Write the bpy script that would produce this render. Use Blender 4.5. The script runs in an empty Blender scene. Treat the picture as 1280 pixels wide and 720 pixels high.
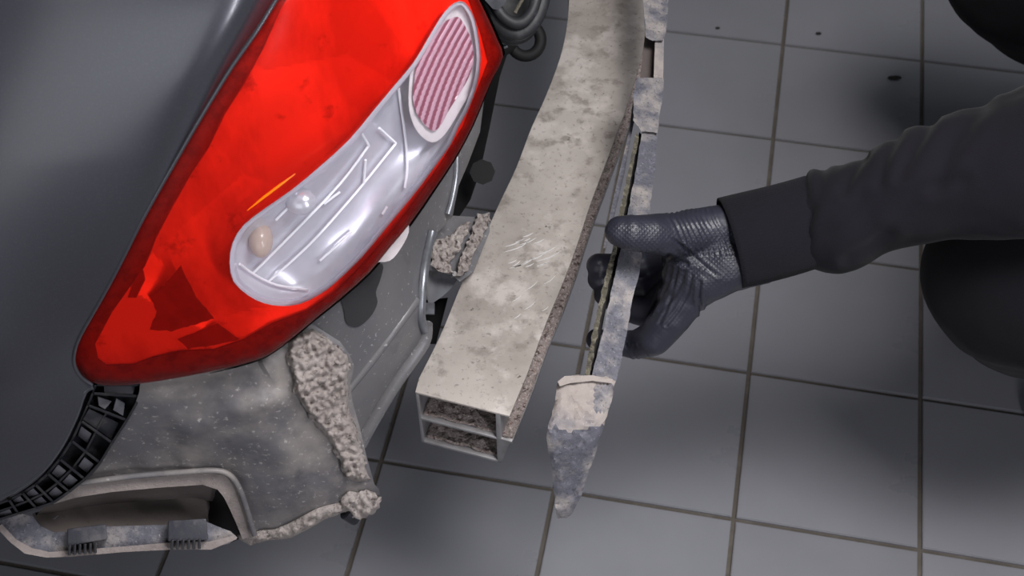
import bpy, bmesh, math, random
import numpy as np
from mathutils import Vector, Matrix, noise as mnoise
from mathutils.geometry import delaunay_2d_cdt
random.seed(7)
scene = bpy.context.scene
COL = scene.collection

# ------------------------------------------------------------------ camera
S = 2.0/3.0                       # metres per design unit
FPX, PITCH, ROLL, YAW = 1652.6, 0.890209, -0.020528, -0.2108495
HC = 1.93494*S
TX, TY, TILE = 0.021641*S, 2.367166*S, 0.2
cp, sp = math.cos(PITCH), math.sin(PITCH); cr, sr = math.cos(ROLL), math.sin(ROLL)
F = Vector((0, cp, -sp)); R0 = Vector((1, 0, 0)); U0 = Vector((0, sp, cp))
RR = cr*R0+sr*U0; UU = -sr*R0+cr*U0
CAM = Vector((0, 0, HC))
cd = bpy.data.cameras.new('camera'); cam = bpy.data.objects.new('camera', cd); COL.objects.link(cam)
cd.sensor_width = 36; cd.lens = FPX/1280*36; cd.clip_start = 0.02; cd.clip_end = 60
m3 = Matrix((RR, UU, -F)).transposed().to_4x4(); m3.translation = CAM; cam.matrix_world = m3
cd.dof.use_dof = True; cd.dof.focus_distance = 1.6*S; cd.dof.aperture_fstop = 13
scene.camera = cam

# ------------------------------------------------------------------ light
w = bpy.data.worlds.new('world'); scene.world = w; w.use_nodes = True
wn = w.node_tree.nodes['Background']; wn.inputs[0].default_value = (.82, .88, 1, 1); wn.inputs[1].default_value = .055
def area(name, loc, target, sx, sy, power, col=(1, 1, 1)):
    ld = bpy.data.lights.new(name, 'AREA'); ld.shape = 'RECTANGLE'; ld.size = sx; ld.size_y = sy
    ld.energy = power; ld.color = col
    o = bpy.data.objects.new(name, ld); COL.objects.link(o)
    o.location = loc; o.rotation_euler = (Vector(target)-Vector(loc)).to_track_quat('-Z', 'Y').to_euler()
    return o
area('work_lamp_overhead', (0.42, .34, 1.85), (0.1, 0.7, 0.3), .45, .45, 21, (1, .975, .965))
area('ceiling_panel_light', (1.05, .3, 2.2), (.5, .8, 0), .6, .6, 9, (.93, .96, 1))
area('front_fill_light', (-.9, -2.4, 1.6), (-.2, .6, .8), 2.4, 1.8, 18, (.95, .97, 1))  # added fill from the front, mainly for the side panel's reflections
area('streak_light', (.49, -.22, 1.0), (-.17, .6, .80), .055, .65, 3.8, (.95, .94, 1))  # added where its reflection draws the streak down the panel ridge
scene.view_settings.view_transform = 'Standard'; scene.view_settings.look = 'None'
scene.view_settings.exposure = 0.1; scene.view_settings.gamma = 1; scene.view_settings.use_curve_mapping = False

# ------------------------------------------------------------------ geometry helpers
def P(px, py, d):
    px, py, d = float(px), float(py), float(d)
    return CAM + d*S*(F + (px-640)/FPX*RR - (py-360)/FPX*UU)
def Pz(px, py, z):                       # point of a pixel's ray at design height z
    px, py = float(px), float(py)
    v = F + (px-640)/FPX*RR - (py-360)/FPX*UU
    return CAM + v*((z*S-HC)/v.z)
def lin(c):
    return tuple((x/255/12.92 if x/255 <= .04045 else ((x/255+.055)/1.055)**2.4) for x in c)+(1,)

class Surf:                               # smooth surface through (px, py, distance) points
    def __init__(s, pts, reg=1e-4):
        a = np.array(pts, float); s.c = a[:, :2]/500; n = len(a); v = 1/a[:, 2]
        K = s.U(s.c[:, None]-s.c[None]) + reg*np.eye(n)
        Q = np.c_[np.ones(n), s.c]
        A = np.block([[K, Q], [Q.T, np.zeros((3, 3))]])
        s.w = np.linalg.solve(A, np.r_[v, 0, 0, 0])
    @staticmethod
    def U(d):
        r2 = (d**2).sum(-1); return np.where(r2 > 1e-12, r2*np.log(r2+1e-12), 0)
    def __call__(s, x, y):
        p = np.array([x, y])/500
        return 1/float(np.r_[s.U(p[None]-s.c), 1, p] @ s.w)

def smooth(pts, closed=True, n=4):        # Catmull-Rom resample; n points per segment
    out = []; N = len(pts); rng = range(N if closed else N-1)
    for i in rng:
        g = lambda k: np.array(pts[k % N] if closed else pts[min(max(k, 0), N-1)], float)
        a, b, c, d = g(i-1), g(i), g(i+1), g(i+2)
        for j in range(n):
            t = j/n
            out.append(tuple(.5*((2*b)+(c-a)*t+(2*a-5*b+4*c-d)*t*t+(3*b-a-3*c+d)*t**3)))
    if not closed: out.append(tuple(pts[-1]))
    return out
def dens(pts, step, closed=True):         # straight resample
    out = []; N = len(pts)
    for i in range(N if closed else N-1):
        a = np.array(pts[i], float); b = np.array(pts[(i+1) % N], float)
        k = max(1, int(np.linalg.norm(b-a)/step))
        out += [tuple(a+(b-a)*j/k) for j in range(k)]
    if not closed: out.append(tuple(pts[-1]))
    return out
def inside(x, y, poly):
    c = False; n = len(poly); j = n-1
    for i in range(n):
        xi, yi = poly[i][0], poly[i][1]; xj, yj = poly[j][0], poly[j][1]
        if (yi > y) != (yj > y) and x < (xj-xi)*(y-yi)/(yj-yi)+xi: c = not c
        j = i
    return c
def segd(x, y, pts, closed=False):        # distance to a polyline
    best = 1e9; n = len(pts)
    for i in range(n if closed else n-1):
        ax, ay = pts[i][0], pts[i][1]; bx, by = pts[(i+1) % n][0], pts[(i+1) % n][1]
        dx, dy = bx-ax, by-ay; t = max(0, min(1, ((x-ax)*dx+(y-ay)*dy)/(dx*dx+dy*dy+1e-9)))
        best = min(best, math.hypot(x-ax-t*dx, y-ay-t*dy))
    return best

def wloc(o):
    v = Vector((0, 0, 0))
    while o is not None: v += o.location; o = o.parent
    return v
def link(name, me, mats, parent=None, kind=None, smooth_=True):
    o = bpy.data.objects.new(name, me); COL.objects.link(o)
    for m in (mats if isinstance(mats, (list, tuple)) else [mats]): me.materials.append(m)
    if smooth_: me.shade_smooth()
    if parent is not None:
        o.parent = parent; b = wloc(parent)
        me.transform(Matrix.Translation(-b))
    if kind: o['kind'] = kind
    return o
def mesh(verts, faces):
    me = bpy.data.meshes.new('mesh'); me.from_pydata([tuple(v) for v in verts], [], faces); me.update(); return me
def finish(o, thick=0, bevel=0, split=35):
    if thick:
        s = o.modifiers.new('s', 'SOLIDIFY'); s.thickness = thick; s.offset = -1
    if bevel:
        b = o.modifiers.new('b', 'BEVEL'); b.width = bevel; b.segments = 2; b.limit_method = 'ANGLE'; b.angle_limit = .9
    if split:
        e = o.modifiers.new('e', 'EDGE_SPLIT'); e.split_angle = math.radians(split)
    return o
def patch(name, outline, surf, mat, parent, step=10, thick=.003, holes=(), disp=None, skirt=0, matfn=None,
          bevel=0, flat=False, jitter=0, split=35, kind=None, jag=0):
    """triangulated sheet on a smooth surface, with real thickness"""
    if jag: outline = [(p[0]+random.uniform(-jag, jag), p[1]+random.uniform(-jag, jag)) for p in outline]
    loops = [list(outline)]+[list(h) for h in holes]
    pts = []; edges = []
    for L in loops:
        b = len(pts); pts += [tuple(p[:2]) for p in L]
        edges += [(b+i, b+(i+1) % len(L)) for i in range(len(L))]
    xs = [p[0] for p in outline]; ys = [p[1] for p in outline]
    y = min(ys)+step/2; row = 0
    while y < max(ys):
        x = min(xs)+(step/2 if row % 2 else 0)
        while x < max(xs):
            qx = x+random.uniform(-jitter, jitter); qy = y+random.uniform(-jitter, jitter)
            if inside(qx, qy, outline) and not any(inside(qx, qy, h) for h in holes) \
               and all(segd(qx, qy, L, True) > step*.45 for L in loops): pts.append((qx, qy))
            x += step
        y += step*.87; row += 1
    r = delaunay_2d_cdt([Vector(p) for p in pts], edges, [], 0, 1e-4)
    V, T = r[0], r[2]
    W = []
    for v in V:
        d = surf(v.x, v.y)
        if disp: d -= disp(v.x, v.y)
        W.append(P(v.x, v.y, d))
    faces = []; mi = []
    for t in T:
        cx = sum(V[i].x for i in t)/3; cy = sum(V[i].y for i in t)/3
        if not inside(cx, cy, outline) or any(inside(cx, cy, h) for h in holes): continue
        n = (W[t[1]]-W[t[0]]).cross(W[t[2]]-W[t[0]])
        t = list(t)
        if n.dot(CAM-W[t[0]]) < 0: t.reverse()
        faces.append(t); mi.append(matfn(cx, cy) if matfn else 0)
    if skirt:                                  # wall going back from the boundary
        cnt = {}
        for f in faces:
            for a, b in zip(f, f[1:]+f[:1]): cnt[(a, b)] = 1
        bd = [(a, b) for (a, b) in cnt if (b, a) not in cnt]
        cen = sum(W, Vector())/len(W); new = {}
        for a, b in bd:
            for k in (a, b):
                if k not in new:
                    new[k] = len(W); back = (W[k]-CAM).normalized()
                    W.append(W[k]+back*skirt+(cen-W[k]).normalized()*skirt*.15)
            faces.append([b, a, new[a], new[b]]); mi.append(0)
    if thick and not skirt:                    # back face and rim, a real thickness behind the front
        cnt = {}
        for f in faces:
            for a, b in zip(f, f[1:]+f[:1]): cnt[(a, b)] = 1
        n = len(W); fr = list(faces); frm = list(mi)
        W += [q+(q-CAM).normalized()*thick for q in W]
        faces += [[k+n for k in f[::-1]] for f in fr]; mi += frm
        for a, b in [(a, b) for (a, b) in cnt if (b, a) not in cnt]:
            faces.append([b, a, a+n, b+n]); mi.append(0)
    me = mesh(W, faces)
    if matfn:
        for p_, k in zip(me.polygons, mi): p_.material_index = k
    o = link(name, me, mat, parent, kind, not flat)
    if not flat and split: finish(o, 0, 0, split)
    return o
def box(name, p8, mat, parent=None, bevel=.0006, kind=None):
    """eight corners: four of one side, then the matching four"""
    me = mesh(p8, [(0, 1, 2, 3), (7, 6, 5, 4), (0, 4, 5, 1), (1, 5, 6, 2), (2, 6, 7, 3), (3, 7, 4, 0)])
    bm = bmesh.new(); bm.from_mesh(me); bmesh.ops.recalc_face_normals(bm, faces=bm.faces); bm.to_mesh(me); bm.free()
    o = link(name, me, mat, parent, kind); return finish(o, 0, bevel, 35)
def quadbox(name, q, d, depth, mat, parent, bevel=.0006):
    """block whose near face is the pixel quad q, going back by depth (design units)"""
    ds = d if isinstance(d, (list, tuple)) else [d]*4
    return box(name, [P(x, y, k) for (x, y), k in zip(q, ds)]+[P(x, y, k+depth) for (x, y), k in zip(q, ds)], mat, parent, bevel)
def tube(name, path, rad, mat, parent, n=12, kind=None, closed=False, flatn=1):
    pts = [Vector(p) for p in path]; V = []; Fc = []; N = len(pts); up = None
    for i, p in enumerate(pts):
        t = (pts[(i+1) % N]-pts[i-1]) if closed else (pts[min(i+1, N-1)]-pts[max(i-1, 0)])
        t.normalize()
        if up is None: up = Vector((0, 0, 1)) if abs(t.z) < .9 else Vector((1, 0, 0))
        a = t.cross(up).normalized(); up = a.cross(t).normalized()
        r = rad[i] if isinstance(rad, (list, tuple)) else rad
        for k in range(n):
            an = 2*math.pi*k/n; V.append(p+a*math.cos(an)*r+up*math.sin(an)*r*flatn)
    for i in range(N if closed else N-1):
        for k in range(n):
            Fc.append((i*n+k, i*n+(k+1) % n, ((i+1) % N)*n+(k+1) % n, ((i+1) % N)*n+k))
    if not closed: Fc += [tuple(range(n))[::-1], tuple((N-1)*n+k for k in range(n))]
    me = mesh(V, Fc)
    bm = bmesh.new(); bm.from_mesh(me); bmesh.ops.recalc_face_normals(bm, faces=bm.faces); bm.to_mesh(me); bm.free()
    return finish(link(name, me, mat, parent, kind), 0, 0, 50)
def ellipsoid(name, c, axes, mat, parent, seg=24, rings=14):
    bm = bmesh.new(); bmesh.ops.create_uvsphere(bm, u_segments=seg, v_segments=rings, radius=1)
    a, b, d = axes
    for v in bm.verts: v.co = Vector(c)+a*v.co.x+b*v.co.y+d*v.co.z
    bmesh.ops.recalc_face_normals(bm, faces=bm.faces)
    me = bpy.data.meshes.new('mesh'); bm.to_mesh(me); bm.free()
    return link(name, me, mat, parent)
def blob(name, chains, voxel, mat, parent, smooth_it=6, disp=None, attr=None, extra=(), cut=None):
    """one continuous skin around tapered limb chains [(centre, radius), ...]"""
    bm = bmesh.new()
    for ch in chains:
        for c, r in ch:
            g = bmesh.ops.create_icosphere(bm, subdivisions=3, radius=r, matrix=Matrix.Translation(c))
        for (c0, r0), (c1, r1) in zip(ch, ch[1:]):
            d = c1-c0; L = d.length
            if L < 1e-6: continue
            q = d.to_track_quat('Z', 'Y').to_matrix().to_4x4()
            bmesh.ops.create_cone(bm, cap_ends=True, segments=20, radius1=r0, radius2=r1, depth=L,
                                  matrix=Matrix.Translation((c0+c1)/2) @ q)
    for c, ax in extra:
        g = bmesh.ops.create_icosphere(bm, subdivisions=3, radius=1)
        for v in g['verts']: v.co = c+ax[0]*v.co.x+ax[1]*v.co.y+ax[2]*v.co.z
    me = bpy.data.meshes.new('t'); bm.to_mesh(me); bm.free()
    t = bpy.data.objects.new('t', me); COL.objects.link(t)
    r = t.modifiers.new('r', 'REMESH'); r.mode = 'VOXEL'; r.voxel_size = voxel
    s = t.modifiers.new('s', 'SMOOTH'); s.iterations = smooth_it; s.factor = .5
    dg = bpy.context.evaluated_depsgraph_get(); dg.update()
    out = bpy.data.meshes.new_from_object(t.evaluated_get(dg))
    bpy.data.objects.remove(t)
    if cut:
        bm = bmesh.new(); bm.from_mesh(out)
        bmesh.ops.bisect_plane(bm, geom=bm.verts[:]+bm.edges[:]+bm.faces[:], plane_co=cut[0], plane_no=cut[1], clear_outer=True)
        bm.to_mesh(out); bm.free()
    out.update()
    if disp:
        nr = [v.normal.copy() for v in out.vertices]
        for v, n in zip(out.vertices, nr): v.co += n*disp(v.co, n)
    if attr:
        uv = out.uv_layers.new(name='grip')
        co = [attr(v.co) for v in out.vertices]
        for l in out.loops: uv.data[l.index].uv = co[l.vertex_index][:2]
        a = out.attributes.new('pad', 'FLOAT', 'POINT')
        for i, c in enumerate(co): a.data[i].value = c[2]
    return link(name, out, mat, parent)
def pix(v):
    d = v-CAM; z = d.dot(F); return 640+FPX*d.dot(RR)/z, 360-FPX*d.dot(UU)/z, z/S
def empty(name, loc, label=None, cat=None, group=None, parent=None):
    o = bpy.data.objects.new(name, None); COL.objects.link(o); o.empty_display_size = .05
    if parent is not None: o.parent = parent; o.location = Vector(loc)-wloc(parent)
    else: o.location = loc
    if label: o['label'] = label
    if cat: o['category'] = cat
    if group: o['group'] = group
    return o
def fn(x, y, s, o=3):                     # fractal noise on picture-free coordinates
    return mnoise.fractal(Vector((x/s, y/s, 3.1)), 1.0, 2.0, o)

# ------------------------------------------------------------------ materials
def M(name, col, rough=.5, metal=0, spec=.5, layers=(), bump=(), coat=0, sheen=0, rlayer=None, coord='Object', trans=0, ani=None):
    """layers: (scale, lo, hi, colour, strength[, stretch xyz[, detail]]); bump: (scale, strength, distance[, stretch])"""
    m = bpy.data.materials.new(name); m.use_nodes = True; nt = m.node_tree; N = nt.nodes; Lk = nt.links
    b = N['Principled BSDF']; b.inputs['Roughness'].default_value = rough; b.inputs['Metallic'].default_value = metal
    b.inputs['Specular IOR Level'].default_value = spec
    b.inputs['Coat Weight'].default_value = coat; b.inputs['Coat Roughness'].default_value = .06
    if sheen: b.inputs['Sheen Weight'].default_value = sheen; b.inputs['Sheen Roughness'].default_value = .5
    tc = N.new('ShaderNodeTexCoord')
    def noisetex(scale, stretch=(1, 1, 1), detail=6, seed=0):
        mp = N.new('ShaderNodeMapping'); mp.inputs['Scale'].default_value = stretch; mp.inputs['Location'].default_value = (seed, seed*.7, 0)
        Lk.new(tc.outputs[coord], mp.inputs[0]); t = N.new('ShaderNodeTexNoise'); t.inputs['Scale'].default_value = scale
        t.inputs['Detail'].default_value = detail; t.inputs['Roughness'].default_value = .62; Lk.new(mp.outputs[0], t.inputs['Vector']); return t
    cur = None; base = tuple(col) if len(col) == 4 else lin(col)
    b.inputs['Base Color'].default_value = base
    for i, l in enumerate(layers):
        t = noisetex(l[0], l[5] if len(l) > 5 else (1, 1, 1), l[6] if len(l) > 6 else 6, i*3.3+1)
        r = N.new('ShaderNodeMapRange'); r.inputs[1].default_value = l[1]; r.inputs[2].default_value = l[2]; r.inputs[4].default_value = l[4]
        Lk.new(t.outputs[0], r.inputs[0])
        mx = N.new('ShaderNodeMix'); mx.data_type = 'RGBA'; Lk.new(r.outputs[0], mx.inputs[0])
        mx.inputs[6].default_value = base; mx.inputs[7].default_value = lin(l[3])
        if cur is not None: Lk.new(cur, mx.inputs[6])
        cur = mx.outputs[2]
    if cur is not None: Lk.new(cur, b.inputs['Base Color'])
    if rlayer:
        t = noisetex(rlayer[0], seed=9); r = N.new('ShaderNodeMapRange')
        r.inputs[1].default_value = .35; r.inputs[2].default_value = .65; r.inputs[3].default_value = rlayer[1]; r.inputs[4].default_value = rlayer[2]
        Lk.new(t.outputs[0], r.inputs[0]); Lk.new(r.outputs[0], b.inputs['Roughness'])
    prev = None
    for i, q in enumerate(bump):
        t = noisetex(q[0], q[3] if len(q) > 3 else (1, 1, 1), 5, i*5+2)
        bp = N.new('ShaderNodeBump'); bp.inputs['Strength'].default_value = q[1]; bp.inputs['Distance'].default_value = q[2]
        Lk.new(t.outputs[0], bp.inputs['Height'])
        if prev: Lk.new(prev, bp.inputs['Normal'])
        prev = bp.outputs[0]
    if prev: Lk.new(prev, b.inputs['Normal'])
    return m

m_tile = M('grey_glazed_tile', (136, 136, 143), .3, 0, .5, [(3, .4, .7, (122, 125, 128), .6), (60, .74, .78, (62, 60, 58), .8)], [(400, .05, .0004)], rlayer=(7, .26, .42))
nt = m_tile.node_tree                                  # slight tone change from tile to tile
oi = nt.nodes.new('ShaderNodeObjectInfo'); hs = nt.nodes.new('ShaderNodeHueSaturation'); mr = nt.nodes.new('ShaderNodeMapRange')
mr.inputs[3].default_value = .93; mr.inputs[4].default_value = 1.06
src = nt.nodes['Principled BSDF'].inputs['Base Color'].links[0].from_socket
nt.links.new(oi.outputs['Random'], mr.inputs[0]); nt.links.new(mr.outputs[0], hs.inputs['Value']); nt.links.new(src, hs.inputs['Color'])
nt.links.new(hs.outputs[0], nt.nodes['Principled BSDF'].inputs['Base Color'])
m_grout = M('dark_grout', (92, 86, 80), .9, 0, .2, [(40, .45, .7, (112, 106, 100), .7)], [(300, .5, .001)])
m_paint = M('grey_metallic_paint', (68, 69, 77), .36, .55, .5, [(900, .5, .75, (92, 93, 102), .35)], coat=1)
m_paint.node_tree.nodes['Principled BSDF'].inputs['Coat Roughness'].default_value = .2
m_black = M('black_plastic', (30, 31, 36), .42, 0, .5, [(60, .52, .75, (88, 84, 84), .45)], [(500, .25, .0006)])
m_rubber = M('black_rubber_seal', (38, 39, 42), .55, 0, .4, [(90, .5, .8, (95, 96, 100), .5)], [(600, .3, .0004)])
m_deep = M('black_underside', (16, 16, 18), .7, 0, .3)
m_primer = M('dusty_grey_panel', (100, 98, 101), .5, .05, .4,
             [(11, .42, .60, (136, 130, 127), .9), (9, .5, .62, (78, 77, 83), .8), (260, .60, .68, (172, 167, 164), .7), (30, .62, .72, (58, 59, 64), .7)], [(260, .25, .0008), (30, .15, .002)])
m_rear = M('dark_grey_sheet_metal', (100, 99, 102), .42, .1, .5,
           [(10, .4, .62, (116, 114, 115), .7), (260, .62, .7, (186, 184, 184), .7), (22, .6, .75, (58, 58, 61), .6)], [(300, .15, .0006)])
m_crust = M('dry_mud_crust', (156, 147, 143), .95, 0, .15,
            [(40, .45, .65, (174, 166, 162), .8), (220, .56, .66, (96, 88, 85), .85), (500, .64, .72, (190, 182, 180), .6)], [(420, .8, .003)])
m_dirt = M('granular_dirt', (160, 148, 144), .95, 0, .2,
           [(260, .52, .62, (84, 70, 66), .9), (500, .54, .64, (214, 200, 196), .9), (380, .62, .66, (130, 76, 62), .8)], [(600, 1, .003)])
m_beam = M('weathered_aluminium', (176, 168, 162), .6, .1, .4,
           [(9, .42, .62, (150, 142, 136), .9), (24, .5, .62, (196, 188, 183), .8), (50, .54, .66, (134, 126, 120), .85), (220, .58, .68, (108, 100, 95), .7),
            (75, .68, .71, (84, 76, 70), .9), (18, .7, .76, (122, 100, 84), .4)], [(250, .2, .0008), (40, .15, .001)])
m_beam_cut = M('cut_aluminium_edge', (150, 148, 150), .45, .35, .5, [(60, .45, .7, (118, 114, 114), .7)], [(300, .2, .0006)])
m_strip = M('dusty_blue_grey_plastic', (92, 92, 101), .55, 0, .4,
            [(26, .48, .62, (156, 149, 145), .85), (160, .54, .68, (126, 126, 136), .6), (420, .56, .66, (56, 56, 62), .7), (500, .64, .7, (190, 190, 200), .7)], [(320, .5, .0016)])
m_strip_dust = M('beige_dust_on_plastic', (160, 151, 146), .9, 0, .2,
                 [(35, .5, .66, (120, 118, 124), .7), (400, .6, .7, (188, 180, 174), .7)], [(320, .55, .0016)])
m_olive = M('rough_broken_edge', (92, 88, 78), .9, 0, .2, [(200, .5, .66, (140, 134, 118), .8), (400, .58, .68, (58, 56, 48), .8)], [(350, .9, .003)])
m_steel = M('satin_steel', (130, 132, 138), .35, .6, .5, [(60, .5, .7, (96, 96, 100), .7)], [(200, .1, .0005)])
m_duct = M('brown_dusted_plastic', (92, 84, 82), .8, 0, .25, [(18, .45, .7, (108, 100, 97), .8), (300, .62, .72, (66, 60, 58), .5)], [(260, .3, .001)])
m_lip = M('pale_dusted_lip', (140, 131, 128), .85, 0, .25, [(50, .5, .7, (112, 104, 102), .8), (420, .62, .7, (176, 168, 164), .6)], [(320, .6, .0016)])
m_fabric = M('black_sweatshirt_fabric', (26, 25, 31), .95, 0, .1, [(12, .4, .7, (22, 22, 26), .8), (900, .6, .75, (42, 42, 50), .5)], [(900, .5, .0008)], sheen=.06)
m_trouser = M('black_work_trouser_fabric', (20, 20, 24), .95, 0, .1, [(700, .6, .75, (34, 34, 40), .5)], [(700, .5, .0008)], sheen=.05)
m_skin = M('skin', (190, 140, 115), .5, 0, .4, bump=[(300, .1, .0005)])
m_hair = M('dark_brown_hair', (40, 28, 22), .5, 0, .4, bump=[(200, .6, .002, (1, 1, .2))])
m_boot = M('black_boot_leather', (20, 20, 22), .45, 0, .5, bump=[(200, .2, .0006)])

def thin(name, col, gloss_rough=.06, haze=None, hazef=.1, ior=1.45, bumpv=0):
    """thin clear plastic shell: tinted, glossy, a little hazy"""
    m = bpy.data.materials.new(name); m.use_nodes = True; nt = m.node_tree; N = nt.nodes; Lk = nt.links
    N.remove(N['Principled BSDF']); out = N['Material Output']
    t = N.new('ShaderNodeBsdfTransparent'); t.inputs[0].default_value = tuple(col)+(1,)
    g = N.new('ShaderNodeBsdfGlossy'); g.inputs['Roughness'].default_value = gloss_rough
    d = N.new('ShaderNodeBsdfDiffuse'); d.inputs[0].default_value = tuple(haze or col)+(1,)
    a = N.new('ShaderNodeMixShader'); a.inputs[0].default_value = hazef; Lk.new(t.outputs[0], a.inputs[1]); Lk.new(d.outputs[0], a.inputs[2])
    f = N.new('ShaderNodeFresnel'); f.inputs[0].default_value = ior
    b = N.new('ShaderNodeMixShader'); Lk.new(f.outputs[0], b.inputs[0]); Lk.new(a.outputs[0], b.inputs[1]); Lk.new(g.outputs[0], b.inputs[2])
    if bumpv:
        tc = N.new('ShaderNodeTexCoord'); nz = N.new('ShaderNodeTexNoise'); nz.inputs['Scale'].default_value = 90; nz.inputs['Detail'].default_value = 4
        bp = N.new('ShaderNodeBump'); bp.inputs['Strength'].default_value = bumpv; bp.inputs['Distance'].default_value = .001
        Lk.new(tc.outputs['Object'], nz.inputs['Vector']); Lk.new(nz.outputs[0], bp.inputs['Height'])
        Lk.new(bp.outputs[0], g.inputs['Normal'])
    Lk.new(b.outputs[0], out.inputs[0]); return m
m_redlens = thin('red_lamp_plastic', (1, .14, .085), .38, (.8, .012, .008), .10, 1.22, .15)
m_clearlens = thin('clear_lamp_plastic', (.97, .97, .99), .3, (.8, .8, .85), .06, 1.2)
m_rim = thin('thick_clear_rim', (.88, .84, .92), .08, (.85, .8, .9), .5)
m_bowl = M('bright_lamp_reflector', (255, 250, 245), .35, .15, .5, [(16, .42, .6, (196, 168, 160), .8, (1, 1, .35)), (50, .6, .7, (140, 110, 100), .6)], [(60, .2, .002)])
m_band = M('lamp_inner_frame', (104, 98, 98), .6, 0, .4, [(90, .45, .62, (52, 46, 46), .85)], [(200, .6, .002)])
m_silver = M('silver_lamp_reflector', (222, 222, 230), .24, .35, .5, [(12, .4, .62, (186, 186, 198), .7)], [(25, .1, .002)])
m_milky = M('milky_clear_plastic', (206, 198, 200), .35, 0, .5, [(60, .45, .7, (172, 164, 166), .7)])
m_reflexa = M('reflex_prism_dark', (124, 44, 70), .3, 0, .5); m_reflexb = M('reflex_prism_pale', (184, 142, 158), .3, 0, .5)
m_glint = M('orange_glint', (255, 120, 10), .2, 0, .5)
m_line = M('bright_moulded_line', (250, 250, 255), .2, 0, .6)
m_wedge = M('shaded_reflector_wedge', (128, 96, 96), .5, 0, .4, [(60, .45, .65, (90, 66, 66), .7)])
m_amber = M('amber_bulb_glass', (196, 172, 158), .2, 0, .5)

# glove rubber with raised diamond grip dots
m_glove = M('black_nitrile_rubber', (45, 46, 57), .42, 0, .5, [(20, .4, .7, (38, 39, 49), .7), (300, .66, .74, (70, 72, 84), .5)])
nt = m_glove.node_tree; N = nt.nodes; Lk = nt.links
uvn = N.new('ShaderNodeUVMap'); uvn.uv_map = 'grip'; sx = N.new('ShaderNodeSeparateXYZ'); Lk.new(uvn.outputs[0], sx.inputs[0])
def mth(op, a, b=None):
    n = N.new('ShaderNodeMath'); n.operation = op
    for i, v in enumerate((a, b)):
        if v is None: continue
        if isinstance(v, (int, float)): n.inputs[i].default_value = v
        else: Lk.new(v, n.inputs[i])
    return n.outputs[0]
dots = mth('MAXIMUM', mth('MULTIPLY', mth('SINE', mth('MULTIPLY', sx.outputs[0], 6.2832)), mth('SINE', mth('MULTIPLY', sx.outputs[1], 6.2832))), 0)
at = N.new('ShaderNodeAttribute'); at.attribute_name = 'pad'
hgt = mth('MULTIPLY', dots, at.outputs['Fac'])
bp = N.new('ShaderNodeBump'); bp.inputs['Distance'].default_value = .0007; bp.inputs['Strength'].default_value = .42; Lk.new(hgt, bp.inputs['Height'])
nz = N.new('ShaderNodeTexNoise'); nz.inputs['Scale'].default_value = 45; tcn = N.new('ShaderNodeTexCoord'); Lk.new(tcn.outputs['Object'], nz.inputs['Vector'])
bq = N.new('ShaderNodeBump'); bq.inputs['Distance'].default_value = .0015; bq.inputs['Strength'].default_value = .25
Lk.new(nz.outputs[0], bq.inputs['Height']); Lk.new(bp.outputs[0], bq.inputs['Normal']); Lk.new(bq.outputs[0], N['Principled BSDF'].inputs['Normal'])

# ------------------------------------------------------------------ floor
cy_, sy_ = math.cos(YAW), math.sin(YAW)
floor = bpy.data.objects.new('floor', mesh([(-3, -2.2, -.004), (3.4, -2.2, -.004), (3.4, 4.5, -.004), (-3, 4.5, -.004),
                                            (-3, -2.2, -.05), (3.4, -2.2, -.05), (3.4, 4.5, -.05), (-3, 4.5, -.05)],
                                           [(0, 1, 2, 3), (7, 6, 5, 4), (0, 4, 5, 1), (1, 5, 6, 2), (2, 6, 7, 3), (3, 7, 4, 0)]))
COL.objects.link(floor); floor.data.materials.append(m_grout); floor['kind'] = 'structure'
h = TILE/2-.0027
bm = bmesh.new(); bmesh.ops.create_cube(bm, size=1)
for v in bm.verts: v.co = Vector((v.co.x*2*h, v.co.y*2*h, v.co.z*.008-.004))
bmesh.ops.bevel(bm, geom=[e for e in bm.edges if all(v.co.z > -.001 for v in e.verts)], offset=.0009, segments=2, affect='EDGES')
tme = bpy.data.meshes.new('tile'); bm.to_mesh(tme); bm.free(); tme.materials.append(m_tile)
for i in range(-6, 9):
    for j in range(-6, 10):
        gx, gy = (i+.5)*TILE, -(j+.5)*TILE
        o = bpy.data.objects.new('tile', tme); COL.objects.link(o); o.parent = floor
        o.location = (cy_*gx-sy_*gy+TX, sy_*gx+cy_*gy+TY, random.uniform(-.0002, .0002)); o.rotation_euler = (0, 0, YAW)

# ------------------------------------------------------------------ car
car = empty('car', (-.35, .95, 0), 'dark grey car with rear bumper removed, red tail lamp and bare crash beam', 'car')
skin = Surf([(0, 0, 1.08), (345, 0, 1.15), (628, 70, 1.36), (100, 470, 1.325), (0, 450, 1.27), (0, 620, 1.39), (300, 200, 1.22),
             (300, 440, 1.335), (450, 320, 1.345), (560, 200, 1.35), (-300, 200, 1.14), (-300, 600, 1.38), (500, -150, 1.22), (0, -250, 1.02), (-300, -250, 1.0)])
ridge = [(380, -160), (352, -100), (300, 0), (245, 100), (200, 200), (165, 300), (130, 400), (95, 480)]
def rid(x, y):
    xs = np.interp(-y, [-p[1] for p in ridge[::-1]], [p[0] for p in ridge[::-1]]); 
    wd = 14+max(0, y)*.06; t = x-xs; return -.00052*(math.sqrt(t*t+wd*wd)-wd)*(1 if t > 0 else .35)
lamp_left = [(420, -118), (383, -60), (345, 0), (320, 40), (292, 80), (267, 120), (243, 160), (220, 200), (197, 240), (175, 280), (155, 320), (134, 360), (119, 390), (100, 420), (93, 445), (95, 460), (102, 470), (112, 478)]
panel_low = [(116, 483), (105, 490), (95, 518), (78, 553), (54, 586), (27, 607), (0, 621), (-60, 640), (-170, 655), (-320, 660)]
pout = dens(lamp_left[:]+panel_low+[(-320, -260), (420, -260)], 22)
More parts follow.
